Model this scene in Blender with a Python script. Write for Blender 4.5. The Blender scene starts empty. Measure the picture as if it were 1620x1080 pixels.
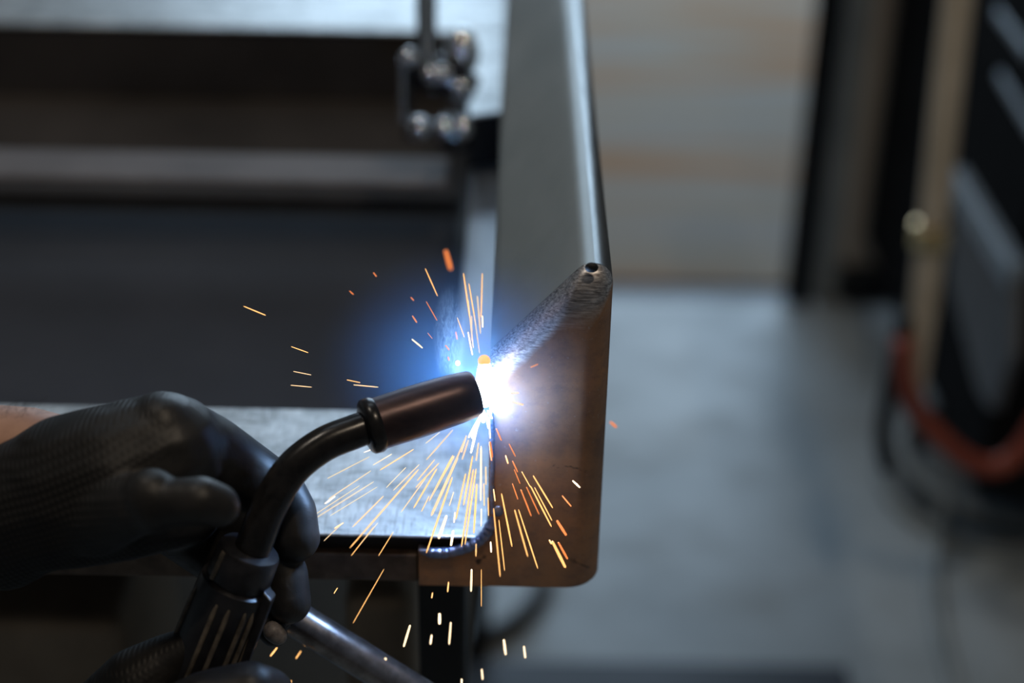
import bpy, bmesh, math, random
from mathutils import Vector, Matrix, Quaternion
random.seed(7)
S = bpy.context.scene
C = S.collection
R = math.radians

# ------------------------------------------------------------------ camera
FPX, PITCH, ROLL = 2500.0, R(29.0), R(1.1)
r0 = Vector((1, 0, 0)); u0 = Vector((0, math.sin(PITCH), math.cos(PITCH))); fw = Vector((0, math.cos(PITCH), -math.sin(PITCH)))
rt = r0*math.cos(ROLL) + u0*math.sin(ROLL); up = u0*math.cos(ROLL) - r0*math.sin(ROLL)
def ray(px, py): return fw + rt*((px-810)/FPX) + up*((540-py)/FPX)
CAM = -ray(778, 850)*0.75           # world origin: foot of the box rail's left edge, on the top of the cross tube
def P(px, py, Y=None, Z=None, X=None):
    d = ray(px, py)
    t = (Y-CAM.y)/d.y if Y is not None else (Z-CAM.z)/d.z if Z is not None else (X-CAM.x)/d.x
    return CAM + d*t
cd = bpy.data.cameras.new('camera'); cam = bpy.data.objects.new('camera', cd); C.objects.link(cam)
M = Matrix((rt, up, -fw)).transposed().to_4x4(); M.translation = CAM; cam.matrix_world = M
cd.sensor_width = 36; cd.lens = FPX/1620*36; cd.clip_start = 0.02; cd.clip_end = 60
ARC = P(765, 618, Y=-0.006)
cd.dof.use_dof = True; cd.dof.focus_distance = (ARC-CAM).dot(fw); cd.dof.aperture_fstop = 3.0; cd.dof.aperture_blades = 0
S.camera = cam
S.cycles.volume_step_rate = 0.3

# ------------------------------------------------------------------ light
S.view_settings.view_transform = 'Standard'; S.view_settings.look = 'None'
S.view_settings.gamma = 1; S.view_settings.exposure = 0.0; S.view_settings.use_curve_mapping = False
W = bpy.data.worlds.new('workshop_ambient'); S.world = W; W.use_nodes = True
W.node_tree.nodes['Background'].inputs[0].default_value = (0.90, 0.93, 1.0, 1)
W.node_tree.nodes['Background'].inputs[1].default_value = 0.038
def area(name, loc, target, sx, sy, power, col):
    l = bpy.data.lights.new(name, 'AREA'); l.shape = 'RECTANGLE'; l.size = sx; l.size_y = sy; l.energy = power; l.color = col
    o = bpy.data.objects.new(name, l); C.objects.link(o); o.location = loc
    o.rotation_euler = (Vector(target)-Vector(loc)).to_track_quat('-Z', 'Y').to_euler(); return o
FLOOR = -0.86
area('doorway_daylight', (0.5, 5.6, 1.2), (0.0, 0, -0.3), 3.4, 3.0, 135, (0.60, 0.80, 1.0))
area('skylight_daylight', (-0.6, 2.2, 3.2), (-0.2, 0.6, 0), 1.6, 1.0, 8, (0.75, 0.88, 1.0))
area('added_warm_light', (0.5, -0.7, 2.2), (0, 0.2, 0), 0.30, 0.05, 10, (1.0, 0.82, 0.62))  # added warm light, unseen; gives clamp highlights and lights the end plate
area('added_warm_light', (-0.9, 0.3, 2.4), (0, 0.4, 0), 0.30, 0.05, 7, (1.0, 0.88, 0.74))  # second added light, no fixture behind it

# ------------------------------------------------------------------ mesh helpers
class MB:
    def __init__(s): s.v = []; s.f = []; s.m = []
    def add(s, vs, fs, mi=0):
        b = len(s.v); s.v += [tuple(v) for v in vs]; s.f += [tuple(i+b for i in f) for f in fs]; s.m += [mi]*len(fs); return s
    def box(s, a, b, mi=0):
        x0, y0, z0 = a; x1, y1, z1 = b
        vs = [(x, y, z) for z in (z0, z1) for y in (y0, y1) for x in (x0, x1)]
        return s.add(vs, [(0,2,3,1), (4,5,7,6), (0,1,5,4), (2,6,7,3), (0,4,6,2), (1,3,7,5)], mi)
    def prism(s, pts, d, mi=0):                     # planar polygon pushed along d
        n = len(pts); d = Vector(d); vs = [Vector(p) for p in pts]; vs += [p+d for p in vs]
        return s.add(vs, [tuple(range(n)), tuple(range(2*n-1, n-1, -1))] + [(i, i+n, (i+1) % n+n, (i+1) % n) for i in range(n)], mi)
    def tube(s, pts, rad, n=14, mi=0, cap=True):    # polyline swept, radius per point
        pts = [Vector(p) for p in pts]; k = len(pts)
        rad = [rad]*k if not hasattr(rad, '__len__') else rad
        t0 = (pts[1]-pts[0]).normalized(); a = t0.orthogonal().normalized(); vs = []; pt = t0
        for i, p in enumerate(pts):
            t = (pts[min(i+1, k-1)]-pts[max(i-1, 0)])
            t = t.normalized() if t.length > 1e-9 else pt
            a = pt.rotation_difference(t) @ a; a = (a - t*a.dot(t)).normalized(); pt = t; b = t.cross(a)
            vs += [p + (a*math.cos(2*math.pi*j/n) + b*math.sin(2*math.pi*j/n))*rad[i] for j in range(n)]
        fs = [(i*n+j, i*n+(j+1) % n, (i+1)*n+(j+1) % n, (i+1)*n+j) for i in range(k-1) for j in range(n)]
        if cap: fs += [tuple(range(n-1, -1, -1)), tuple(range((k-1)*n, k*n))]
        return s.add(vs, fs, mi)
    def lathe(s, p, axis, prof, n=28, mi=0):        # prof: (distance along axis, radius)
        ax = Vector(axis).normalized(); p = Vector(p)
        return s.tube2([p+ax*d for d, _ in prof], [r for _, r in prof], ax, n, mi)
    def tube2(s, pts, rad, ax, n, mi):
        a = ax.orthogonal().normalized(); b = ax.cross(a); vs = []; k = len(pts)
        for p, r in zip(pts, rad): vs += [p+(a*math.cos(2*math.pi*j/n)+b*math.sin(2*math.pi*j/n))*r for j in range(n)]
        fs = [(i*n+j, i*n+(j+1) % n, (i+1)*n+(j+1) % n, (i+1)*n+j) for i in range(k-1) for j in range(n)]
        fs += [tuple(range(n-1, -1, -1)), tuple(range((k-1)*n, k*n))]
        return s.add(vs, fs, mi)
    def ball(s, c, r, n=16, mi=0, sq=(1, 1, 1)):
        c = Vector(c); vs = []; m = n//2
        for i in range(m+1):
            th = math.pi*i/m
            for j in range(n):
                ph = 2*math.pi*j/n
                vs.append(c + Vector((math.sin(th)*math.cos(ph)*sq[0], math.sin(th)*math.sin(ph)*sq[1], math.cos(th)*sq[2]))*r)
        fs = [(i*n+j, (i+1)*n+j, (i+1)*n+(j+1) % n, i*n+(j+1) % n) for i in range(m) for j in range(n)]
        return s.add(vs, fs, mi)
    def build(s, name, mats, parent=None, smooth=True, bevel=0, seg=3):
        me = bpy.data.meshes.new(name); me.from_pydata(s.v, [], s.f)
        for m in (mats if isinstance(mats, (list, tuple)) else [mats]): me.materials.append(m)
        bm = bmesh.new(); bm.from_mesh(me)
        for f, mi in zip(bm.faces, s.m): f.material_index = mi
        bmesh.ops.remove_doubles(bm, verts=bm.verts, dist=1e-7); bmesh.ops.dissolve_degenerate(bm, edges=bm.edges, dist=1e-8)
        bmesh.ops.recalc_face_normals(bm, faces=bm.faces)
        if bevel: bmesh.ops.bevel(bm, geom=[e for e in bm.edges if len(e.link_faces) == 2 and e.calc_face_angle(0) > 0.5], offset=bevel, segments=seg, profile=0.5, affect='EDGES')
        for e in bm.edges: e.smooth = not (len(e.link_faces) == 2 and e.calc_face_angle(0) > 0.75)
        for f in bm.faces: f.smooth = smooth
        bm.to_mesh(me); bm.free()
        o = bpy.data.objects.new(name, me); C.objects.link(o)
        if parent: o.parent = parent; o.matrix_parent_inverse = Matrix.Translation(parent.location).inverted()
        return o
def tag(o, label, cat, group=None, kind=None):
    o['label'] = label; o['category'] = cat
    if group: o['group'] = group
    if kind: o['kind'] = kind
    return o
def thing(name, loc, label, cat, group=None):
    o = bpy.data.objects.new(name, None); C.objects.link(o); o.location = loc; o.empty_display_size = 0.02
    return tag(o, label, cat, group)
def catmull(pts, n=10):
    pts = [Vector(p) for p in pts]; q = [pts[0]*2-pts[1]] + pts + [pts[-1]*2-pts[-2]]; out = []
    for i in range(1, len(q)-2):
        for k in range(n):
            t = k/n; a, b, c, d = q[i-1], q[i], q[i+1], q[i+2]
            out.append(0.5*((2*b)+(c-a)*t+(2*a-5*b+4*c-d)*t*t+(3*b-a-3*c+d)*t**3))
    return out+[pts[-1]]

# ------------------------------------------------------------------ materials
class NT:
    def __init__(s, name):
        s.m = bpy.data.materials.new(name); s.m.use_nodes = True; s.t = s.m.node_tree; s.b = s.t.nodes['Principled BSDF']
        s.co = s.t.nodes.new('ShaderNodeTexCoord')
    def n(s, typ, **kw):
        x = s.t.nodes.new(typ)
        for k, v in kw.items():
            if k in x.inputs: x.inputs[k].default_value = v
            else: setattr(x, k, v)
        return x
    def l(s, a, b): s.t.links.new(a, b)
    def noise(s, scale, sc=(1, 1, 1), detail=5, rough=0.6, dist=0.0):
        mp = s.n('ShaderNodeMapping'); mp.inputs['Scale'].default_value = sc; s.l(s.co.outputs['Object'], mp.inputs['Vector'])
        x = s.n('ShaderNodeTexNoise', Scale=scale, Detail=detail, Roughness=rough, Distortion=dist); s.l(mp.outputs[0], x.inputs['Vector']); return x.outputs['Fac']
    def ramp(s, fac, stops):
        x = s.n('ShaderNodeValToRGB'); e = x.color_ramp.elements
        while len(e) < len(stops): e.new(0.5)
        for k, (p, c) in zip(e, stops): k.position = p; k.color = (c, c, c, 1) if not hasattr(c, '__len__') else (*c, 1)
        s.l(fac, x.inputs[0]); return x.outputs[0]
    def mix(s, fac, a, b, mode='MIX'):
        x = s.n('ShaderNodeMix', data_type='RGBA', blend_type=mode)
        for v, i in ((fac, 0), (a, 6), (b, 7)):
            if hasattr(v, 'is_linked'): s.l(v, x.inputs[i])
            else: x.inputs[i].default_value = v if i == 0 else (*v, 1)
        return x.outputs[2]
    def set(s, col=None, rough=None, metal=None, bump=None, bstr=0.2, bdist=0.001, spec=None):
        for k, v in (('Base Color', col), ('Roughness', rough), ('Metallic', metal), ('Specular IOR Level', spec)):
            if v is None: continue
            if hasattr(v, 'is_linked'): s.l(v, s.b.inputs[k])
            else: s.b.inputs[k].default_value = (*v, 1) if hasattr(v, '__len__') else v
        if bump is not None:
            x = s.n('ShaderNodeBump', Strength=bstr, Distance=bdist); s.l(bump, x.inputs['Height']); s.l(x.outputs[0], s.b.inputs['Normal'])
        return s.m
def simple(name, a, b, scale, rough=0.5, metal=0.0, sc=(1, 1, 1), bstr=0.1, bdist=0.0005, lo=0.35, hi=0.65):
    t = NT(name); f = t.noise(scale, sc); return t.set(t.ramp(f, [(lo, a), (hi, b)]), rough, metal, f, bstr, bdist)
def emit(name, col, st):
    t = NT(name); t.b.inputs['Base Color'].default_value = (*col, 1); t.b.inputs['Emission Color'].default_value = (*col, 1); t.b.inputs['Emission Strength'].default_value = st; return t.m

def m_scratched():
    t = NT('scratched_bright_steel')
    big = t.noise(34, (0.8, 1.5, 1), 8, 0.75, 0.8); fine = t.noise(260, (0.25, 2.2, 1), 4, 0.7); cross = t.noise(300, (2.4, 0.2, 1), 3, 0.7); spot = t.noise(75, (1, 1.4, 1), 5, 0.7)
    c = t.ramp(big, [(0.30, (0.12, 0.13, 0.13)), (0.46, (0.46, 0.49, 0.50)), (0.62, (0.78, 0.81, 0.82))])
    c = t.mix(t.ramp(fine, [(0.45, 0.0), (0.62, 0.6)]), c, (0.80, 0.83, 0.84))
    c = t.mix(t.ramp(cross, [(0.52, 0.0), (0.68, 0.6)]), c, (0.18, 0.18, 0.17))
    c = t.mix(t.ramp(spot, [(0.62, 0.0), (0.74, 0.75)]), c, (0.07, 0.07, 0.065))
    return t.set(c, t.ramp(fine, [(0.3, 0.36), (0.7, 0.55)]), 0.75, fine, 0.25, 0.0004)
def m_rust():
    t = NT('heat_tinted_mill_scale_with_ground_edge')
    a = t.noise(30, (1, 1, 1), 6, 0.65); b = t.noise(420, (1, 1, 1), 3, 0.6); d = t.noise(46, (0.7, 1, 1.5), 5, 0.6, 0.8); st = t.noise(95, (0.9, 1, 1.1), 8, 0.75)
    c = t.ramp(a, [(0.3, (0.23, 0.14, 0.10)), (0.52, (0.38, 0.215, 0.125)), (0.72, (0.50, 0.255, 0.125))])
    c = t.mix(t.ramp(st, [(0.48, 0.0), (0.7, 0.55)]), c, (0.14, 0.10, 0.095))
    c = t.mix(t.ramp(d, [(0.66, 0.0), (0.69, 0.9)]), c, (0.02, 0.018, 0.018))
    c = t.mix(t.ramp(b, [(0.64, 0.0), (0.74, 0.6)]), c, (0.44, 0.38, 0.34))
    # the slanted edge was ground to bare metal: brushed strokes where the surface leans upward
    mp = t.n('ShaderNodeMapping'); mp.inputs['Rotation'].default_value = (0, R(22), 0); mp.inputs['Scale'].default_value = (0.10, 1.0, 1.3); t.l(t.co.outputs['Object'], mp.inputs[0])
    fx = t.n('ShaderNodeTexNoise', Scale=900, Detail=4, Roughness=0.7); t.l(mp.outputs[0], fx.inputs['Vector']); f = fx.outputs['Fac']
    g = t.ramp(f, [(0.32, (0.20, 0.18, 0.18)), (0.66, (0.90, 0.87, 0.86))])
    sp = t.n('ShaderNodeSeparateXYZ'); t.l(t.co.outputs['Normal'], sp.inputs[0])
    ad = t.n('ShaderNodeMath', operation='MULTIPLY_ADD'); t.l(a, ad.inputs[0]); ad.inputs[1].default_value = 0.25; t.l(sp.outputs[2], ad.inputs[2])
    k = t.ramp(ad.outputs[0], [(0.20, 0.0), (0.36, 1.0)])
    rg = t.mix(k, t.ramp(a, [(0.3, 0.42), (0.7, 0.56)]), t.ramp(f, [(0.3, 0.34), (0.7, 0.50)]))
    return t.set(t.mix(k, c, g), rg, t.mix(k, (.35, .35, .35), (.95, .95, .95)), t.mix(k, b, f), 0.25, 0.0003)
def m_grey():
    t = NT('grey_hot_rolled_steel')
    a = t.noise(16, (1, 0.5, 1), 6, 0.6); f = t.noise(520, (1, 0.35, 1), 3, 0.6)
    c = t.ramp(a, [(0.3, (0.27, 0.315, 0.325)), (0.7, (0.38, 0.425, 0.435))]); c = t.mix(t.ramp(f, [(0.5, 0.0), (0.75, 0.35)]), c, (0.34, 0.36, 0.37))
    return t.set(c, 0.45, 0.35, f, 0.12, 0.0002)
def m_bead():
    t = NT('blue_heat_tinted_weld')
    a = t.noise(110, (1, 1, 1), 4); c = t.ramp(a, [(0.3, (0.12, 0.13, 0.26)), (0.5, (0.26, 0.32, 0.50)), (0.62, (0.34, 0.28, 0.34)), (0.75, (0.42, 0.30, 0.16))])
    return t.set(c, 0.28, 0.95, t.noise(700), 0.4, 0.0003)
def m_glove():
    t = NT('black_knit_and_nitrile_glove')
    sep = t.n('ShaderNodeSeparateXYZ'); t.l(t.co.outputs['Object'], sep.inputs[0])
    mp = t.n('ShaderNodeMapping'); mp.inputs['Rotation'].default_value = (0, R(20), 0); t.l(t.co.outputs['Object'], mp.inputs[0])
    w1 = t.n('ShaderNodeTexWave', Scale=130, Distortion=0.6, bands_direction='X'); w2 = t.n('ShaderNodeTexWave', Scale=110, Distortion=0.6, bands_direction='Z')
    t.l(mp.outputs[0], w1.inputs[0]); t.l(mp.outputs[0], w2.inputs[0])
    knit = t.mix(1.0, w1.outputs[0], w2.outputs[0], 'MULTIPLY')
    nz = t.noise(45, detail=4); ad = t.n('ShaderNodeMath', operation='MULTIPLY_ADD'); t.l(nz, ad.inputs[0]); ad.inputs[1].default_value = 0.05; t.l(sep.outputs[0], ad.inputs[2])
    k = t.n('ShaderNodeMapRange'); k.inputs['From Min'].default_value = -0.150; k.inputs['From Max'].default_value = -0.105; t.l(ad.outputs[0], k.inputs[0]); k = k.outputs[0]
    coat = t.ramp(t.noise(60, detail=5), [(0.35, (0.012, 0.0115, 0.011)), (0.7, (0.030, 0.028, 0.027))])
    c = t.mix(k, t.mix(knit, (0.004, 0.004, 0.004), (0.014, 0.014, 0.015)), coat)
    folds = t.noise(70, (1.2, 1, 0.6), 4, 0.55, 0.8)
    h = t.mix(k, knit, folds)
    r = t.mix(k, (0.8, 0.8, 0.8), (0.46, 0.46, 0.46))
    return t.set(c, r, 0.0, h, 0.45, 0.0012, 0.4)
MAT = dict(
    scratched=m_scratched(), rust=m_rust(), grey=m_grey(), bead=m_bead(), glove=m_glove(),
    bend=simple('bend_highlight_steel', (0.23, 0.245, 0.25), (0.34, 0.36, 0.365), 160, 0.36, 0.9, (1, .15, 1)),  # highlight along the bend is put into its own shinier metal
    brown=simple('brown_mill_scale', (0.07, 0.05, 0.036), (0.15, 0.11, 0.08), 90, 0.5, 0.4),
    edge=simple('bare_cut_edge', (0.30, 0.20, 0.13), (0.5, 0.4, 0.32), 120, 0.4, 0.8),
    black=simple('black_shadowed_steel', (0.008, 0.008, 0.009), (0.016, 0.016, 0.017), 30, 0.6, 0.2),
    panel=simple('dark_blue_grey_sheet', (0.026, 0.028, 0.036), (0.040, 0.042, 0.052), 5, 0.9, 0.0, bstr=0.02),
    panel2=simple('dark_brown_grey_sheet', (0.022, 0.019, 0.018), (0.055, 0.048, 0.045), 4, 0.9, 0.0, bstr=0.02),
    lip=simple('dull_grey_angle_steel', (0.11, 0.098, 0.098), (0.16, 0.145, 0.145), 14, 0.7, 0.0),
    flange=simple('smooth_grey_flange_steel', (0.34, 0.38, 0.43), (0.48, 0.52, 0.56), 25, 0.36, 0.7, (1, 0.3, 1)),
    torch=simple('scuffed_black_brass_neck', (0.012, 0.012, 0.013), (0.028, 0.026, 0.026), 120, 0.25, 0.3, bstr=0.15),
    nozzle=simple('heat_darkened_copper_nozzle', (0.050, 0.034, 0.036), (0.115, 0.072, 0.066), 70, 0.36, 0.75, (0.3, 1, 1), 0.2),
    plastic=simple('worn_black_handle_plastic', (0.008, 0.008, 0.010), (0.026, 0.026, 0.030), 90, 0.34, 0.0, bstr=0.2),
    rib=simple('dusty_worn_rib_plastic', (0.07, 0.06, 0.048), (0.20, 0.17, 0.13), 160, 0.55, 0.0),
    pipe=simple('dull_round_steel_bar', (0.14, 0.13, 0.13), (0.30, 0.29, 0.29), 110, 0.32, 0.85, bstr=0.25),
    skin=simple('tanned_forearm_skin', (0.36, 0.17, 0.10), (0.50, 0.27, 0.17), 60, 0.5, 0.0, bstr=0.2),
    hair=simple('dark_arm_hair', (0.02, 0.012, 0.008), (0.04, 0.025, 0.015), 60, 0.5),
    chrome=simple('black_chrome_clamp', (0.10, 0.10, 0.11), (0.16, 0.16, 0.17), 60, 0.10, 1.0, bstr=0.0),
    bright=simple('bright_zinc_plating', (0.80, 0.82, 0.85), (0.88, 0.90, 0.92), 60, 0.07, 0.95, bstr=0.03),
    wood=simple('dusty_dark_brown_board', (0.22, 0.165, 0.11), (0.34, 0.26, 0.18), 12, 0.7),
    galv=simple('galvanised_strip', (0.24, 0.28, 0.30), (0.32, 0.36, 0.38), 8, 0.5, 0.2),
    cabinet=simple('grey_brown_cabinet_paint', (0.32, 0.275, 0.23), (0.40, 0.35, 0.29), 4, 0.55, 0.0),
    sidepanel=simple('dark_grey_machine_panel', (0.10, 0.105, 0.115), (0.14, 0.145, 0.155), 8, 0.6),
    beige=simple('beige_hose_rubber', (0.60, 0.52, 0.40), (0.72, 0.63, 0.50), 20, 0.5),
    brass=simple('polished_brass', (0.75, 0.52, 0.25), (0.85, 0.62, 0.32), 20, 0.25, 0.95),
    red=simple('red_hose_rubber', (0.25, 0.05, 0.028), (0.34, 0.075, 0.04), 20, 0.5),
    cable=simple('grey_cable_rubber', (0.22, 0.25, 0.26), (0.32, 0.35, 0.36), 20, 0.5),
    blackrub=simple('black_rubber', (0.006, 0.006, 0.007), (0.014, 0.014, 0.015), 20, 0.5),
    matte=(lambda m: (m.node_tree.nodes['Principled BSDF'].inputs['Specular IOR Level'].__setattr__('default_value', .08), m)[1])(simple('matte_black_paint', (0.005, 0.005, 0.006), (0.010, 0.010, 0.011), 10, 0.9)),
    bluetrim=simple('pale_blue_grey_trim', (0.28, 0.36, 0.44), (0.36, 0.44, 0.52), 10, 0.4, 0.2),
    navy=simple('dark_navy_plate', (0.02, 0.025, 0.035), (0.04, 0.045, 0.06), 8, 0.5, 0.2),
    sparkw=emit('yellow_white_spark', (1.0, 0.74, 0.45), 1.7), sparkx=emit('white_hot_spark', (1.0, 0.93, 0.85), 3.0), sparko=emit('orange_spark', (1.0, 0.50, 0.16), 1.6), sparkr=emit('cooling_red_spark', (1.0, 0.27, 0.07), 0.9), sparkp=emit('pale_thin_spark', (1.0, 0.66, 0.36), 1.1),
)
# ------------------------------------------------------------------ setting
def m_floor():
    t = NT('patchy_blue_grey_concrete')
    a = t.noise(2.2, detail=6, rough=0.6); b = t.noise(9, detail=5); 
    c = t.ramp(a, [(0.3, (0.24, 0.28, 0.31)), (0.5, (0.38, 0.44, 0.48)), (0.7, (0.48, 0.55, 0.60))]); c = t.mix(t.ramp(b, [(0.5, 0.0), (0.75, 0.5)]), c, (0.22, 0.21, 0.19))
    return t.set(c, t.ramp(b, [(0.3, 0.36), (0.7, 0.55)]), 0.0, b, 0.05, 0.002)
def m_ground_out():
    t = NT('tan_and_grey_yard_ground')
    a = t.noise(2.3, (0.30, 1.9, 1), 4, 0.55); b = t.noise(5)
    c = t.ramp(a, [(0.38, (0.30, 0.27, 0.24)), (0.48, (0.31, 0.26, 0.20)), (0.56, (0.33, 0.18, 0.085)), (0.68, (0.32, 0.28, 0.23))])
    return t.set(c, 0.8, 0.0, b, 0.05, 0.002, 0.2)
yj = P(1100, 462, Z=FLOOR).y
def struct(o): o['kind'] = 'structure'; return o
struct(MB().box((-4, -2.5, FLOOR-0.1), (3.2, yj-0.03, FLOOR)).build('floor', m_floor(), smooth=False))
struct(MB().box((-4, yj-0.03, FLOOR-0.1), (3.2, yj+0.035, FLOOR-0.004)).build('trim_1', MAT['navy'], smooth=False))
struct(MB().box((-4, yj+0.035, FLOOR-0.1), (3.2, 5.8, FLOOR+0.002)).build('floor_rear', m_ground_out(), smooth=False))

wallm = simple('pale_workshop_wall', (0.30, 0.30, 0.29), (0.38, 0.38, 0.37), 2, 0.8)
struct(MB().box((-4.1, -2.5, FLOOR), (-4.0, 5.8, 3.2)).build('wall_left', wallm, smooth=False))
struct(MB().box((3.2, -2.5, FLOOR), (3.3, 5.8, 3.2)).build('wall_right', wallm, smooth=False))
wb = MB().box((-4.0, 5.7, FLOOR), (-1.3, 5.8, 3.2)).box((2.3, 5.7, FLOOR), (3.2, 5.8, 3.2)).box((-1.3, 5.7, 2.75), (2.3, 5.8, 3.2))
struct(wb.build('wall_back', wallm, smooth=False))

# ------------------------------------------------------------------ box rail with the ground mitre
RND = 0.0125
A = P(776, 553, Y=RND); B = P(963, 380, Y=RND); XR = P(968, 480, Y=RND).x; ZB = P(946, 930, Y=0).z
sl = Vector((B.x-A.x, 0, B.z-A.z)).normalized(); nrm = Vector((-sl.z, 0, sl.x))
def ring(delta, Y, rc):
    # outline (x,z): left foot, left top, slope, rounded shoulder, right side, foot
    p0 = Vector((A.x, 0, A.z)) - nrm*delta; xr = XR-delta
    def on_slope(x): k = (x-p0.x)/sl.x; return p0.z + sl.z*k
    # circle tangent to slope and right side
    cx = xr-rc; cz = (p0 - nrm*rc + sl*((cx-(p0-nrm*rc).x)/sl.x)).z
    a0 = math.atan2(nrm.z, nrm.x); pts = [(A.x, ZB), (A.x, on_slope(A.x))]
    e = Vector((cx, 0, cz)) + nrm*rc
    for k in range(1, 9): pts.append((A.x+(e.x-A.x)*k/9, on_slope(A.x+(e.x-A.x)*k/9)))
    for k in range(9):
        g = a0*(1-k/8); pts.append((cx+rc*math.cos(g), cz+rc*math.sin(g)))
    rb = 0.0035
    for k in range(6): g = -math.pi/2*k/5; pts.append((xr-rb+rb*math.cos(g), ZB+rb+rb*math.sin(g)))
    return [Vector((x, Y, z)) for x, z in pts]
rail = thing('box_rail', (A.x+0.03, 0.3, ZB), 'grey folded steel box rail with sloping top and ground mitre corner being welded', 'steel rail')
rings = []
for k in range(9):
    th = math.pi/2*k/8; d = RND*(1-math.sin(th)); rings.append(ring(d, RND*(1-math.cos(th)), 0.0090))
n = len(rings[0])
cap = MB(); vs = [v for r in rings for v in r]; fs = []; ms = []
for i in range(8):
    for j in range(n-1):
        cap.add([rings[i][j], rings[i][j+1], rings[i+1][j+1], rings[i+1][j]], [(0, 1, 2, 3)])
cap.add(rings[0], [tuple(range(n))], 0)
o = cap.build('end_plate', MAT['rust'], rail)
pit = P(936, 423, Y=.004); MB().ball(pit, .0030, 12, sq=(1, .6, .8)).build('crater_pit', MAT['black'], rail); o['label'] = 'brown heat-tinted end plate with ground sloping edge'
body = MB(); LEN = 1.7; ra = ring(0, RND+0.0002, 0.0090); rb_ = ring(0, LEN, 0.0090)
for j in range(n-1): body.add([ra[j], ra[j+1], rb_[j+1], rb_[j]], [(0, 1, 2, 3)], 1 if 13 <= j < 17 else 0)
body.add([ra[-1], ra[0], rb_[0], rb_[-1]], [(0, 1, 2, 3)]); body.add(rb_, [tuple(range(n))])
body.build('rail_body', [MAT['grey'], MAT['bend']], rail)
# lower tongue of the end plate, running left across the tube's front
zt = P(700, 874, Y=-0.002).z; xl = P(662, 900, Y=-0.002).x
pl = [(xl, ZB), (A.x+0.0005, ZB), (A.x+0.0005, P(780, 816, Y=0).z)]
for px, py in ((776, 836), (766, 852), (748, 864), (724, 871), (694, 875)): q = P(px, py, Y=0); pl.append((q.x, q.z))
pl.append((xl, zt))
tg = MB().prism([(x, -0.0003, z) for x, z in pl], (0, 0.0045, 0)).build('plate_tongue', MAT['rust'], rail, smooth=False)
# inner flange
xf = P(716, 640, Z=-0.004).x
MB().box((xf, 0.10, -0.008), (A.x+0.001, 0.62, -0.004)).build('inner_flange', MAT['flange'], rail, smooth=False, bevel=0.001)
# spot weld + beads
def bead(name, pts, r, n=90, amp=0.16, freq=26, par=None):
    cp = catmull(pts, 14); k = len(cp); rr = [r*(1+amp*math.sin(i/k*freq*2*math.pi)+random.uniform(-.06, .06))*min(1, 0.35+6*min(i, k-1-i)/k) for i in range(k)]
    return MB().tube(cp, rr, 12).build(name, MAT['bead'], par)
bead('weld_bead', [P(x, y, Y=-0.001) for x, y in ((664, 871), (690, 874), (716, 872), (742, 864), (762, 852), (774, 836), (779, 818))], 0.0027, freq=13, amp=.05, par=rail)
bead('seam_bead', [P(779+((i % 3)-1)*0.7, 812-i*16, Y=-0.0005) for i in range(11)], 0.0010, freq=24, par=rail)
MB().ball(P(787, 808, Y=-0.0005), 0.0028, 16, sq=(1, 0.5, 1.1)).build('tack_weld', MAT['bead'], rail)

# ------------------------------------------------------------------ front cross tube
yb = P(520, 648, Z=0).y; zl0 = P(580, 877, Y=0.001).z; zl1 = P(580, 920, Y=0.001).z; x0 = -0.62
tube = thing('cross_tube', (-0.3, 0.05, zl1), 'scratched bright steel cross tube under the gloved hand, its front lip brown', 'steel tube')
MB().box((x0, 0.0005, -0.0016), (A.x-0.0005, yb, 0)).build('top_plate', MAT['scratched'], tube, smooth=False, bevel=0.0006, seg=2)
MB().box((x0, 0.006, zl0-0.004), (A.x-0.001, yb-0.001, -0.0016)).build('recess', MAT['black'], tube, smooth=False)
MB().box((x0, 0.0015, zl1), (xl-0.0004, yb-0.002, zl0)).build('front_lip', MAT['brown'], tube, smooth=False, bevel=0.0012)
# ------------------------------------------------------------------ sheets and bars inside the frame
def bar(name, py_top, py_bot, x1px, zt, drop, mat, label, cat, yend=None):
    y1 = P(300, py_top, Z=zt).y; y0 = P(300, py_bot, Z=zt).y; xr = P(x1px, py_bot, Z=zt).x
    return tag(MB().box((-1.0, y0, zt-drop), (xr, y1, zt)).build(name, mat, smooth=False, bevel=0.003), label, cat)
bar('angle_bar', 239, 284, 708, -0.015, 0.005, MAT['lip'], 'dull grey angle bar crossing the frame behind the welder\'s hand', 'steel bar')
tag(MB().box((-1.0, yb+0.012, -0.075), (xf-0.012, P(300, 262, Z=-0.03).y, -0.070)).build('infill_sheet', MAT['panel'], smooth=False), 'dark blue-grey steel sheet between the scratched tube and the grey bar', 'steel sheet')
yb2 = P(300, 41, Z=0.0).y
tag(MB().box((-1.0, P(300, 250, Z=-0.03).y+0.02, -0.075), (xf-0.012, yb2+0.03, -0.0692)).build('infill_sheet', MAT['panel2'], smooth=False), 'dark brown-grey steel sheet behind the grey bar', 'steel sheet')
rt_ = thing('rear_cross_tube', (-.5, yb2+.1, -.05), 'bright blurred rear cross tube along the top edge of the photo', 'steel tube')
MB().box((-1.0, yb2, -0.003), (A.x-0.001, yb2+0.34, 0.0)).build('top_plate', MAT['scratched'], rt_, smooth=False, bevel=0.001)
MB().box((-1.0, yb2+.002, -0.069), (A.x-0.001, yb2+0.33, -0.003)).build('tube_body', MAT['panel2'], rt_, smooth=False)  # body coloured darker than the top to stand in for shade
zs = 0.038
blk = [P(741, 184, Z=zs), P(800, 168, Z=zs)]
yk0 = P(765, 182, Z=zs).y; yk1 = P(760, 52, Z=zs).y
bk = thing('packing_block', (-.02, yk0+.1, -.004), 'bright scratched steel block with dark front beside the clamp', 'steel block')
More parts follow.
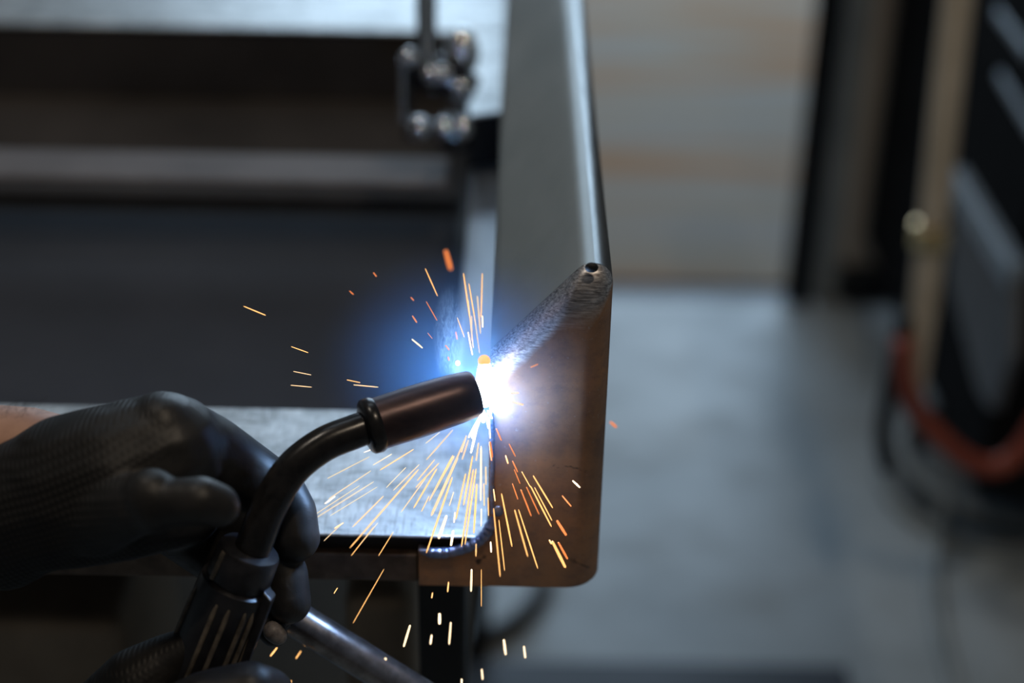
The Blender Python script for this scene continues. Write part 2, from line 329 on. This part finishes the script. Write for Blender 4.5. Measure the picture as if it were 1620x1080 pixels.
foot = [(P(742, 186, Z=zs).x, yk0), (A.x-0.001, yk0+0.01), (A.x-0.001, yk1), (P(722, 60, Z=zs).x, yk1)]
MB().prism([(x, y, zs) for x, y in foot], (0, 0, -.002)).build('top_face', MAT['scratched'], bk, smooth=False)
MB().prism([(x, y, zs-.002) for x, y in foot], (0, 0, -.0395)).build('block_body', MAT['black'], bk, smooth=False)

# ------------------------------------------------------------------ clamp on the frame
YC = yk0+0.01
def Q(px, py, dy=0.0): return P(px, py, Y=YC+dy)
cl = thing('toggle_clamp', Q(690, 215), 'glossy black and chrome clamp gripping the frame behind the weld', 'clamp')
MB().tube([Q(675, -60, .03), Q(674, 20, .02), Q(675, 70, .005), Q(680, 108)], [0.0075, 0.0075, 0.007, 0.009], 16).build('lever', MAT['chrome'], cl)
MB().prism([Q(636, 98, -.012), Q(650, 96, -.012), Q(651, 190, -.012), Q(636, 190, -.012)], (0, 0.03, 0)).build('side_plate', MAT['chrome'], cl, smooth=False, bevel=0.0015)
MB().tube([Q(637, 96, -.014), Q(637, 194, -.014)], 0.0022, 10).build('plate_rim', MAT['bright'], cl)
MB().tube([Q(652, 108, .005), Q(700, 120, .0), Q(748, 146, .0)], [0.013, 0.015, 0.012], 20).build('pivot_arm', MAT['chrome'], cl)
MB().tube([Q(640, 204), Q(672, 204), Q(673, 204), Q(694, 204)], [0.009, 0.009, 0.006, 0.006], 18).build('spindle', MAT['chrome'], cl)
MB().lathe(Q(696, 206), (1, 0, 0), [(0, .007), (0.001, .013), (0.020, .013), (0.021, .007)], 6).build('lock_nut', MAT['chrome'], cl, smooth=False, bevel=.0012)
MB().ball(Q(718, 214), 0.014, 20).build('pressure_pad', MAT['chrome'], cl)
MB().ball(Q(731, 84, .02), 0.0125, 20, sq=(1, 1, 1.5)).build('knob', MAT['bright'], cl)
MB().tube([Q(712, 104, .01), Q(722, 74, .02), Q(740, 58, .03)], [0.004, .006, .007], 14).build('spring_link', MAT['bright'], cl)
for px, py, r in ((682, 118, .006), (699, 118, .0065), (731, 142, .0065), (663, 203, .007), (703, 204, .0065), (731, 204, .007), (648, 92, .006)):
    MB().ball(Q(px, py, -.0145), r*1.15, 20, sq=(1, .85, 1)).build('highlight_ball', MAT['bright'], cl)  # shiny balls added where the clamp's highlights fall
MB().tube([Q(675, -60, .021), Q(674, 20, .011), Q(675, 70, -.003), Q(678, 100, -.010)], .0030, 14).build('lever_highlight', MAT['bright'], cl)  # added bright rod imitates the highlight along the lever
MB().box(tuple(Q(742, 258, .004)), (A.x-.0012, YC+.044, Q(742, 190, .004).z)).build('jaw', MAT['black'], cl, smooth=False, bevel=.003)

# ------------------------------------------------------------------ welding torch
tor = thing('welding_torch', P(390, 870, Y=-.06), 'black welding torch with curved neck and ribbed handle held by the gloved hand', 'welding torch')
n0 = P(592, 672, Y=-.030); n1 = P(752, 621, Y=-.012); ax = (n1-n0).normalized(); L = (n1-n0).length
MB().lathe(n0, ax, [(0, .0105), (0.0005, .0114), (L*.4, .0117), (L*.8, .0112), (L*.97, .0104), (L, .0096), (L, .0080), (L*.8, .0078)], 32).build('gas_nozzle', MAT['nozzle'], tor)
MB().lathe(n0-ax*.004, ax, [(-.001, .0085), (0, .0112), (.001, .0122), (.0045, .0124), (.006, .0118), (.0065, .009)], 32).build('nozzle_collar', MAT['torch'], tor)
neck = catmull([n0-ax*0.002, P(560, 683, Y=-.034), P(510, 704, Y=-.040), P(462, 742, Y=-.048), P(428, 796, Y=-.056), P(406, 850, Y=-.062), P(394, 884, Y=-.065)], 10)
k = len(neck); MB().tube(neck, [0.0074+0.0006*i/k for i in range(k)], 24).build('neck', MAT['torch'], tor)
MB().lathe(P(660, 651, Y=-.030-.002), (0.2, -1, 0.6), [(0, .0012), (.0006, .001)], 10).build('spatter', MAT['edge'], tor)
h0 = P(396, 868, Y=-.064); h1 = P(298, 1105, Y=-.078); ha = (h1-h0).normalized(); HL = (h1-h0).length
MB().lathe(h0, ha, [(-.0005, .0095), (0, .0128), (.001, .0135), (.0145, .0142), (.0155, .0138)], 32).build('handle_collar', MAT['plastic'], tor)
hb = MB().lathe(h0, ha, [(.0155, .0138), (.0165, .0158), (.020, .0162), (HL, .0172), (HL+.03, .0172)], 32).build('handle', MAT['plastic'], tor)
side = ha.cross(-fw).normalized(); front = side.cross(ha).normalized()
if front.dot(-fw) < 0: front = -front
if side.dot(rt) < 0: side = -side
for ang in (-62, -8, 12, 38, 52, 66, 80):
    d = front*math.cos(R(ang)) + side*math.sin(R(ang))
    MB().tube([h0+ha*.022+d*.0158, h0+ha*.026+d*.0166, h0+ha*HL+d*.0174], [.0006, .0011, .0011], 8).build('rib', MAT['rib'], hb)
d = front*math.cos(R(-40))+side*math.sin(R(-40)); MB().tube([h0+ha*.001+d*.0134, h0+ha*.0145+d*.0142], .0012, 8).build('collar_key', MAT['rib'], tor)
d = side*.97+front*.25; MB().prism([h0+ha*.012+d*.013-front*.004, h0+ha*.014+d*.0185-front*.004, h0+ha*.045+d*.0195-front*.004, h0+ha*.06+d*.016-front*.004], front*.008).build('trigger', MAT['plastic'], tor, smooth=False, bevel=.001)

# ------------------------------------------------------------------ gloved hands
def blob(name, chains, mat, voxel=0.0014, it=9, parent=None):
    b = MB()
    for ch in chains:
        for (p, r), (q, s_) in zip(ch, ch[1:]):
            d = q-p; m = max(2, int(d.length/0.003))
            for i in range(m+1):
                t = i/m; b.ball(p+d*t, r+(s_-r)*t, 14)
    me = bpy.data.meshes.new('tmp'); me.from_pydata(b.v, [], b.f); o = bpy.data.objects.new('tmp', me); C.objects.link(o)
    m1 = o.modifiers.new('r', 'REMESH'); m1.mode = 'VOXEL'; m1.voxel_size = voxel
    m2 = o.modifiers.new('s', 'SMOOTH'); m2.iterations = it; m2.factor = 0.5
    dg = bpy.context.evaluated_depsgraph_get(); dg.update(); nm = bpy.data.meshes.new_from_object(o.evaluated_get(dg)); bpy.data.objects.remove(o); bpy.data.meshes.remove(me)
    nm.name = name; nm.materials.clear(); nm.materials.append(mat); nm.polygons.foreach_set('use_smooth', [True]*len(nm.polygons))
    ob = bpy.data.objects.new(name, nm); C.objects.link(ob)
    if parent: ob.parent = parent; ob.matrix_parent_inverse = Matrix.Translation(parent.location).inverted()
    return ob
def H(px, py, Y, rpx):
    p = P(px, py, Y=Y); return (p, rpx/FPX*(p-CAM).dot(fw))
person = thing('person', P(60, 790, Y=-.06), 'person with bare wrist and black gloves, both hands holding the welding torch', 'person')
chains = [
    [H(112, 775, -.06, 122), H(180, 752, -.058, 116), H(262, 716, -.050, 98)],            # cuff to knuckles
    [H(5, 838, -.062, 98), H(45, 800, -.062, 110), H(112, 780, -.06, 120)],
    [H(112, 790, -.06, 112), H(200, 800, -.062, 88), H(290, 800, -.055, 66)],             # heel of the hand
    [H(262, 700, -.046, 82), H(330, 716, -.040, 62), H(398, 752, -.034, 50), H(440, 778, -.032, 45)],  # index
    [H(440, 778, -.032, 45), H(462, 812, -.036, 41), H(468, 850, -.042, 40)],
    [H(285, 770, -.045, 70), H(350, 800, -.036, 52), H(420, 862, -.036, 42), H(452, 908, -.044, 37), H(458, 952, -.052, 36)],  # middle
    [H(280, 820, -.048, 60), H(345, 880, -.040, 46), H(405, 958, -.046, 32), H(434, 1002, -.056, 23)],   # ring
    [H(150, 812, -.075, 70), H(215, 800, -.088, 50), H(268, 796, -.094, 40), H(318, 792, -.096, 40), H(345, 800, -.094, 36)],  # thumb
    [H(240, 785, -.091, 47), H(246, 800, -.093, 44)],
    [H(255, 672, -.048, 55), H(258, 676, -.052, 55)],
]
blob('glove', chains, MAT['glove'], parent=person)
MB().tube([H(118, 760, -.044, 1)[0], H(40, 742, -.040, 1)[0], H(-60, 738, -.040, 1)[0], H(-260, 750, -.044, 1)[0]], [.026, .027, .028, .034], 36).build('forearm', MAT['skin'], person)
hm = MB()
for i in range(26):
    x = random.uniform(-5, 62); p = P(x, 652+random.uniform(-6, 10), Y=-.06); e = Vector((random.uniform(-.003, .007), random.uniform(-.003, .0), random.uniform(.003, .009)))
    hm.tube([p, p+e*.6+Vector((.001, 0, 0)), p+e+Vector((.003, 0, -.0004))], [.00007, .00006, .00003], 4)
ho = hm.build('arm_hair', MAT['hair'], person); ho['kind'] = 'stuff'
MB().tube([P(404, 1010, Y=-.060), P(446, 1004, Y=-.060)], [.003, .004], 10)
wp = blob('worn_fingertip', [[H(432, 998, -.0605, 17), H(440, 1006, -.0605, 15)]], simple('worn_pale_glove_tip', (0.06, 0.055, 0.052), (0.34, 0.30, 0.28), 130, 0.5), .0009, 3, person); wp['label'] = 'pale worn patch on a glove fingertip'
blob('glove', [
    [H(250, 1165, -.11, 70), H(330, 1110, -.112, 52), H(395, 1092, -.108, 48), H(425, 1098, -.100, 42), H(440, 1130, -.09, 38)],
    [H(150, 1170, -.09, 80), H(215, 1080, -.085, 58), H(262, 1044, -.080, 42), H(300, 1020, -.078, 30)],
    [H(150, 1190, -.10, 90), H(280, 1190, -.10, 90)],
    [H(250, 1215, -.11, 70), H(360, 1190, -.112, 46), H(440, 1175, -.10, 40)],
], MAT['glove'], parent=person)['label'] = 'second black glove at the bottom edge'

# ------------------------------------------------------------------ round bar, bench and things under the frame
p0, p1 = P(462, 975, Y=-.028), P(760, 1160, Y=-.040)
tag(MB().tube([p0, p0*.7+p1*.3, p1*.7+p0*.3, p1], .0085, 28).build('round_bar', MAT['pipe'], bevel=0.0008), 'round steel bar with blue sheen slanting below the glove to the lower right', 'steel bar')
bench = thing('work_bench', (-0.25, 0.2, FLOOR), 'dark work bench with black legs under the steel frame', 'work bench')
zb = zl1-0.0005
lx0, lx1 = P(662, 1000, Y=.04).x, P(735, 1000, Y=.04).x
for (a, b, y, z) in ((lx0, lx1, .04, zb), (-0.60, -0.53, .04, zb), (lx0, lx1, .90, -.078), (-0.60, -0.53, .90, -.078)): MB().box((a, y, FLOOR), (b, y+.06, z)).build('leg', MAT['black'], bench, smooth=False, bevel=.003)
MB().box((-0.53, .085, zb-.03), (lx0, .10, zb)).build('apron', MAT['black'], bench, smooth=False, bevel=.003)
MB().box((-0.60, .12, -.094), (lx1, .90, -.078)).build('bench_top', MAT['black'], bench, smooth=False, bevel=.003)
MB().box((-0.60, .10, -.30), (lx1-.005, .90, -.28)).build('shelf', MAT['wood'], bench, smooth=False, bevel=.002)
q0, q1 = P(548, 1100, Y=.115), P(655, 945, Y=.115)
tag(MB().box((q0.x, .115, -.2798), (q1.x, .18, min(q1.z, -.1))).build('storage_box', MAT['wood'], bevel=.012, seg=4), 'dusty brown box on the bench shelf below the frame', 'box')
q0, q1 = P(-60, 1130, Y=.115), P(190, 985, Y=.115)
tag(MB().box((q0.x, .115, -.2798), (q1.x, .26, min(q1.z, -.1))).build('storage_box', MAT['wood'], bevel=.01, seg=4), 'dark brown box in the lower left corner behind the gloves', 'box')
def floor_tube(pts, r, mat, lift=None): return MB().tube(catmull([P(x, y, Z=FLOOR+r if z is None else z) for x, y, z in pts], 8), r, 14)
tag(floor_tube([(640, 1060, None), (740, 1020, None), (810, 985, None), (850, 945, None), (866, 900, None), (860, 840, None)], .012, 0).build('floor_hose', MAT['blackrub']), 'black hose curving over the floor below the end plate', 'hose')
fy0, fy1 = P(1000, 1100, Z=FLOOR).y, P(1000, 1044, Z=FLOOR+.02).y
tag(MB().box((P(700, 1044, Z=FLOOR).x, fy0-.25, FLOOR), (P(1330, 1044, Z=FLOOR).x, fy1, FLOOR+.02)).build('floor_plate', MAT['navy'], smooth=False, bevel=.004), 'dark navy steel plate lying on the floor along the bottom edge', 'steel plate')

# ------------------------------------------------------------------ background on the right
base = P(1262, 484, Z=FLOOR); yc = base.y
def K(px, py, dy=0.0): return P(px, py, Y=yc+dy)
cab = thing('steel_cabinet', (base.x+.2, yc+.2, FLOOR), 'dark steel cabinet with black corner post and grey-brown panel in the background', 'cabinet')
TOP = 0.75
def strip(name, px0, px1, py, y0, dep, mat, z0=FLOOR, z1=TOP):
    a, b = P(px0, py, Y=yc+y0).x, P(px1, py, Y=yc+y0).x
    return MB().box((a, yc+y0, z0), (b, yc+y0+dep, z1)).build(name, mat, cab, smooth=False, bevel=.004)
strip('corner_post', 1248, 1282, 470, 0, .06, MAT['matte'])
strip('galvanised_strip', 1287, 1322, 470, .02, .05, MAT['galv'], FLOOR-0.0)
strip('panel', 1324, 1412, 470, .0, .03, MAT['cabinet'], FLOOR+.06)
strip('kick_plate', 1283, 1440, 520, .06, .03, MAT['blackrub'], FLOOR, FLOOR+.06)
strip('hinge_post', 1414, 1500, 470, .10, .06, MAT['matte'])
q = K(1320, 452, .02); MB().box((q.x, yc-.01, q.z), (K(1388, 452).x, yc+.05, K(1388, 418).z)).build('latch_box', MAT['blackrub'], cab, smooth=False, bevel=.006)
# welding machine
mc = thing('welding_machine', (.75, 1.1, FLOOR), 'black welding machine with pale blue edge trims at the right edge', 'machine')
zt_ = -.36; e0 = P(1512, 262, Z=zt_); e1 = P(1606, 418, Z=zt_); X0 = (e0.x+e1.x)/2
MB().box((X0+.012, e1.y+.02, FLOOR+.16), (X0+.55, e0.y+.5, TOP)).build('housing', MAT['matte'], mc, smooth=False, bevel=.008)
MB().box((X0-.006, e1.y, zt_-.035), (X0+.018, e0.y, zt_)).build('edge_trim', MAT['bluetrim'], mc, smooth=False, bevel=.004)
pts = [P(x, y, X=X0) for x, y in ((1512, 310), (1604, 440), (1600, 560), (1568, 648), (1548, 620), (1500, 440))]
MB().prism(pts, (.012, 0, 0)).build('side_panel', MAT['sidepanel'], mc, smooth=False)
for (xa, ya, xb, yb_) in ((1588, 20, 1640, 90), (1592, 120, 1650, 215)):
    a, b = P(xa, ya, X=X0+.02), P(xb, yb_, X=X0+.02); MB().tube([a, b], .012, 10).build('edge_trim', MAT['bluetrim'], mc)
for dx in (.28, .48):
    for yy in (e1.y+.03, e0.y+.42): MB().box((X0+dx, yy, FLOOR), (X0+dx+.04, yy+.04, FLOOR+.16)).build('leg', MAT['blackrub'], mc, smooth=False, bevel=.003)
YH = e1.y-.05
bh = thing('beige_hose', P(1448, 600, Y=YH), 'beige upright hose with a brass fitting beside the black machine', 'hose')
MB().tube([P(1600, -900, Y=YH), P(1522, -60, Y=YH), P(1500, 130, Y=YH), P(1480, 320, Y=YH), P(1463, 470, Y=YH), P(1440, 640, Y=YH)], [.017, .017, .017, .0165, .016, .014], 18).build('hose', MAT['beige'], bh)
MB().lathe(P(1475, 352, Y=YH), P(1470, 396, Y=YH)-P(1475, 352, Y=YH), [(0, .015), (.003, .022), (.028, .022), (.032, .015)], 8).build('brass_fitting', MAT['brass'], bh, smooth=False)
tag(MB().tube(catmull([P(x, y, Y=YH-.04) for x, y in ((1428, 540), (1430, 590), (1442, 636), (1478, 684), (1530, 728), (1575, 738), (1612, 716), (1650, 660))], 8), .0125, 16).build('red_hose', MAT['red']), 'red hose hanging in a loop in front of the black machine', 'hose')
tag(MB().tube(catmull([P(x, y, Y=YH-.02) for x, y in ((1432, 500), (1418, 570), (1400, 650), (1396, 700), (1404, 740))], 8), .010, 14).build('black_hose', MAT['blackrub']), 'thin black hose hanging left of the red hose', 'hose')
cc = P(1600, 745, Z=FLOOR+.03)
for i, (rr, lab, mt) in enumerate(((.185, 'outer grey loop of the cable coil on the floor', 'cable'), (.165, 'inner dark loop of the cable coil on the floor', 'blackrub'), (.172, 'upper bluish-grey loop of the cable coil on the floor', 'cable'))):
    z = FLOOR+.011+i*.020
    tag(MB().tube([(cc.x+rr*math.cos(a)+.006*i, cc.y+rr*.95*math.sin(a), z+.003*math.sin(3*a)) for a in [2*math.pi*k/48 for k in range(49)]], .0095, 12, cap=False).build('coiled_cable', MAT[mt]), lab, 'cable', 'cable coil on the floor')
tag(MB().tube(catmull([P(1497, 765, Z=FLOOR+.085), P(1494, 800, Z=FLOOR+.06), P(1484, 850, Z=FLOOR+.01), P(1478, 920, Z=FLOOR+.01), P(1488, 1000, Z=FLOOR+.01), P(1512, 1090, Z=FLOOR+.01), P(1530, 1160, Z=FLOOR+.01)], 8), .0095, 14).build('grey_cable', MAT['cable']), 'grey cable running from the coil to the bottom edge', 'cable')

# ------------------------------------------------------------------ arc, sparks, smoke
arc = thing('welding_arc', ARC, 'blinding white welding arc at the torch nozzle with an orange tip', 'welding arc')
MB().ball(ARC, .0060, 20, sq=(1, .8, 1.15)).build('arc_core', emit('arc_white', (0.80, 0.92, 1.0), 30), arc)
MB().tube([P(766, 640, Y=-.006), P(766, 610, Y=-.006), P(767, 585, Y=-.006), P(766, 572, Y=-.006)], [.0025, .0042, .0034, .0022], 14).build('arc_plume', emit('arc_plume_white', (1.0, 0.96, 0.94), 8), arc)
MB().ball(P(766, 571, Y=-.0055), .0028, 14).build('molten_tip', emit('molten_orange', (1.0, 0.30, 0.08), 2.2), arc)
pl_ = bpy.data.lights.new('arc_light', 'POINT'); pl_.energy = 1.5; pl_.color = (0.34, 0.58, 1.0); pl_.shadow_soft_size = .0076
lo = bpy.data.objects.new('arc_light', pl_); C.objects.link(lo); lo.location = ARC+Vector((-.003, .002, -.004)); 
lo.parent = arc; lo.matrix_parent_inverse = Matrix.Translation(ARC).inverted()

def unit_spark(name, mat):
    b = MB().tube([(0, 0, -.5), (0, 0, -.46), (0, 0, .1), (0, 0, .46), (0, 0, .5)], [.35, .8, 1, .8, .3], 6); o = b.build(name, mat); me = o.data; bpy.data.objects.remove(o); return me
SM = {k: unit_spark('spark', MAT['spark'+k]) for k in 'wxopr'}
def spark(a, b, w, kind, Y, label, group):
    p, q = P(*a, Y=Y), P(*b, Y=Y-.004); d = q-p
    o = bpy.data.objects.new('spark', SM[kind]); C.objects.link(o); r = w*.43/FPX*(p-CAM).dot(fw)
    o.location = (p+q)/2; o.rotation_mode = 'QUATERNION'; o.rotation_quaternion = Vector((0, 0, 1)).rotation_difference(d.normalized()); o.scale = (r, r, d.length)
    tag(o, label, 'spark', group)
ONES = 'first second third fourth fifth sixth seventh eighth ninth tenth eleventh twelfth thirteenth fourteenth fifteenth sixteenth seventeenth eighteenth nineteenth twentieth'.split()
def ordinal(i): return ONES[i] if i < 20 else 'twenty-'+ONES[i-20]
LOOK = dict(w='yellow-white', x='white-hot', o='orange', r='dull red-orange', p='pale orange')
def sset(ox, oy, sc, data, where, group, Y=-.02):
    data = sorted(data, key=lambda e: e[0]+e[2])
    for i, e in enumerate(data):
        x0_, y0_, x1_, y1_ = e[:4]; w = e[4]; k = e[5]; ln = math.hypot(x1_-x0_, y1_-y0_)/sc
        lab = ('long ' if ln > 55 else 'short ' if ln < 26 else '')+('thick ' if w > 4 else 'thin ' if w < 2 else '')+LOOK[k]+' spark '+where
        if len(data) > 1: lab += ', '+ordinal(i)+' from left'
        spark((ox+x0_/sc, oy+y0_/sc), (ox+x1_/sc, oy+y1_/sc), w, k, Y+random.uniform(-.012, .008), lab, group)
sset(620, 640, 4.5, [(530,225,400,520,3,'p'),(435,360,265,685,3,'o'),(470,370,280,790,5,'p'),(430,515,245,1055,3.2,'o'),(545,250,500,390,3,'p'),(575,365,510,715,3,'o'),(525,490,455,815,3,'o'),(580,460,495,1010,3.4,'o'),(600,455,520,995,3,'o'),(605,565,583,915,3.6,'o'),(635,295,632,683,4,'w'),(668,440,670,570,3,'p'),(637,740,635,865,2.4,'w'),(655,560,657,720,2,'o'),(685,660,688,790,2,'o'),(440,620,408,720,2.2,'p'),(390,788,332,955,5.5,'w'),(437,895,420,1005,5,'w'),(450,765,442,840,3,'p'),(703,975,707,1052,3.6,'w'),(600,990,598,1080,1.8,'o'),(617,270,600,400,3,'p')],
     'fanning down below the arc', 'sparks falling below the arc')
sset(480, 640, 4.5, [(970,197,870,275,2,'p'),(1065,178,875,392,2.4,'p'),(470,370,170,525,1.6,'p'),(630,350,495,430,2,'p'),(785,317,545,465,2,'o'),(480,470,180,670,1.8,'p'),(225,652,152,705,3,'w'),(400,575,85,780,1.5,'p'),(500,548,90,805,1.8,'p'),(525,585,190,790,1.4,'p'),(730,445,590,590,1.5,'p'),(570,650,350,870,1.7,'o'),(825,425,640,610,2,'p'),(820,460,330,1020,2.5,'o'),(285,840,220,880,2.2,'o'),(270,850,145,970,1.4,'p'),(640,905,535,1075,1.6,'o'),(500,870,340,1075,1.5,'o'),(530,840,400,1000,1.4,'p'),(935,390,810,540,1.8,'o'),(965,415,800,590,2,'o'),(875,515,695,765,2,'p'),(950,455,785,735,2.6,'o'),(895,650,840,760,1.6,'o'),(500,312,430,340,1.8,'p'),(1075,365,895,685,2.6,'p')],
     'flying left over the scratched plate', 'sparks flying left over the scratched plate')
sset(760, 640, 3.6, [(525,432,568,472,4,'w'),(465,517,518,580,3,'r'),(435,658,490,745,5.5,'r'),(392,770,405,793,3,'o'),(408,775,485,928,5.5,'o'),(443,782,497,880,4.5,'r'),(195,598,270,865,2.8,'o'),(217,596,327,933,2.8,'o'),(120,505,180,808,3.2,'o'),(75,590,113,980,2.8,'o'),(105,655,138,945,2.2,'o'),(300,403,412,588,3,'o'),(285,462,405,695,3.2,'o'),(308,470,408,660,2.4,'o'),(230,482,290,635,2.6,'r'),(262,468,335,625,2,'r'),(90,135,120,205,3,'r'),(163,222,200,296,2.4,'r'),(143,288,158,336,3,'o'),(183,320,212,384,2.4,'r'),(192,368,226,450,2,'r'),(235,380,285,470,2,'o'),(182,448,214,540,2.2,'r'),(55,210,68,300,4,'r'),(75,480,84,550,2.2,'o')],
     'before the brown end plate', 'sparks in front of the end plate')
sset(400, 540, 2.571, [(1050,210,1082,209,2.4,'p'),(1055,245,1100,258,3,'p'),(1130,105,1160,92,2,'r')], 'flying right beside the arc', 'sparks right of the arc')
sset(760, 640, 3.6, [(740,98,775,128,5,'r')], 'over the floor right of the end plate', 'lone sparks', Y=.06)
sset(620, 640, 4.5, [(645,50,570,240,7,'x'),(615,120,562,345,4.5,'x'),(655,40,650,130,7,'x'),(680,40,715,100,4,'x'),(672,60,690,170,5,'x'),(640,60,545,235,5,'x'),(690,90,700,240,3,'x'),(530,218,495,340,3,'p'),(695,265,710,400,3.5,'r')], 'leaving the bottom of the arc', 'white-hot sparks under the arc', Y=-.012)
sset(400, 900, 3.375, [(700,0,535,288,1.4,'o'),(452,100,433,130,1.8,'o'),(1168,0,1165,120,4.2,'w'),(1220,0,1220,200,1.4,'o'),(1045,68,1040,122,2.6,'o'),(960,125,955,155,2,'o'),(997,235,997,295,6,'w'),(840,298,805,415,4.6,'w'),(1057,283,1048,402,3.6,'w'),(955,350,948,402,3.6,'w'),(710,473,678,580,6,'w'),(1340,375,1350,458,5,'w'),(1447,410,1455,475,4.2,'w'),(1222,533,1227,590,3.6,'w'),(1115,585,1115,640,4,'w'),(130,418,93,465,3.6,'o'),(257,437,230,477,3,'o'),(205,595,200,615,3,'o')],
     'falling below the steel frame', 'sparks below the frame', Y=-.035)
sset(340, 380, 3.522, [(160,367,283,418,2,'o'),(425,592,520,626,1.6,'o'),(437,730,537,750,1.6,'p'),(422,807,540,818,1.8,'p'),(735,777,810,793,1.6,'o'),(772,805,910,818,2.4,'p'),(1097,550,1157,600,3,'w'),(1172,157,1240,310,1.8,'o'),(1177,340,1238,447,1.8,'r'),(1100,420,1125,458,3,'r'),(883,180,900,202,2,'r'),(750,282,772,302,2,'r'),(1285,585,1305,610,3,'r'),(1300,650,1304,668,3,'r'),(1092,318,1108,335,2,'r'),(1185,515,1212,548,1.4,'r')],
     'against the dark sheet', 'sparks against the dark sheet', Y=.0)
sset(340, 380, 3.522, [(1385,183,1420,430,2.6,'o'),(1410,330,1440,600,2.4,'p'),(1415,240,1455,480,2.4,'o'),(1445,420,1475,630,2,'p'),(1462,310,1480,520,2.6,'p'),(1490,183,1483,430,2,'o'),(1490,420,1492,485,3.4,'w'),(1350,430,1390,540,2,'o'),(1410,510,1435,640,3,'w'),(1342,510,1350,552,3.4,'r'),(1430,420,1432,560,1.8,'p')],
     'rising above the arc', 'sparks rising above the arc', Y=.0)
sset(340, 380, 3.522, [(1285,55,1315,165,8,'r')], 'high above the nozzle', 'lone sparks', Y=-.05)
b = MB().ball((0, 0, 0), .0012, 10).build('spark_droplet', MAT['sparkw']); b.location = P(724, 574, Y=0); tag(b, 'tiny round white-hot droplet above the nozzle', 'spark')

def volume(name, loc, rad, label, build):
    o = MB().ball((0, 0, 0), 1, 24).build(name, None); o.location = loc; o.scale = rad; tag(o, label, 'smoke', None, 'stuff')
    t = NT(name+'_volume'); t.t.nodes.remove(t.b); out = t.t.nodes['Material Output']; vp = t.n('ShaderNodeVolumePrincipled')
    t.l(vp.outputs[0], out.inputs['Volume']); build(t, vp); o.data.materials.clear(); o.data.materials.append(t.m); return o
def fume(t, vp):
    ln = t.n('ShaderNodeVectorMath', operation='LENGTH'); t.l(t.co.outputs['Object'], ln.inputs[0])
    mr = t.n('ShaderNodeMapRange', interpolation_type='SMOOTHERSTEP'); mr.inputs['From Min'].default_value = 1.0; mr.inputs['From Max'].default_value = 0.0
    mr.inputs['To Max'].default_value = 1.0; t.l(ln.outputs['Value'], mr.inputs[0])
    mu = t.n('ShaderNodeMath', operation='MULTIPLY'); t.l(mr.outputs[0], mu.inputs[0]); mu.inputs[1].default_value = 5.0; t.l(mu.outputs[0], vp.inputs['Density'])
    vp.inputs['Color'].default_value = (0.26, 0.55, 1.0, 1); vp.inputs['Anisotropy'].default_value = 0.0  # blue tint and falloff imitate the bloom around the arc
volume('arc_glow_fume', ARC+Vector((-.012, 0, .012)), (.070, .055, .064), 'thin welding fume tinted blue to make a glow around the arc', fume)
def wisp(t, vp):
    mp = t.n('ShaderNodeMapping'); mp.inputs['Scale'].default_value = (1.2, 1.2, 1.0); t.l(t.co.outputs['Object'], mp.inputs[0])
    nz = t.n('ShaderNodeTexNoise', Scale=2.2, Detail=4, Roughness=0.55, Distortion=1.6); t.l(mp.outputs[0], nz.inputs['Vector'])
    sb = t.n('ShaderNodeMath', operation='SUBTRACT'); t.l(nz.outputs['Fac'], sb.inputs[0]); sb.inputs[1].default_value = .5
    ab = t.n('ShaderNodeMath', operation='ABSOLUTE'); t.l(sb.outputs[0], ab.inputs[0])
    mr = t.n('ShaderNodeMapRange'); mr.inputs['From Min'].default_value = .035; mr.inputs['From Max'].default_value = 0; t.l(ab.outputs[0], mr.inputs[0])
    ln = t.n('ShaderNodeVectorMath', operation='LENGTH'); t.l(t.co.outputs['Object'], ln.inputs[0])
    fa = t.n('ShaderNodeMapRange'); fa.inputs['From Min'].default_value = 1.0; fa.inputs['From Max'].default_value = .4; t.l(ln.outputs['Value'], fa.inputs[0])
    mu = t.n('ShaderNodeMath', operation='MULTIPLY'); t.l(mr.outputs[0], mu.inputs[0]); t.l(fa.outputs[0], mu.inputs[1])
    m2 = t.n('ShaderNodeMath', operation='MULTIPLY'); t.l(mu.outputs[0], m2.inputs[0]); m2.inputs[1].default_value = 160; t.l(m2.outputs[0], vp.inputs['Density'])
    vp.inputs['Color'].default_value = (0.7, 0.85, 1.0, 1)
volume('smoke_wisp', P(712, 530, Y=0.0), (.008, .008, .026), 'curling blue smoke wisp rising above the torch nozzle', wisp)
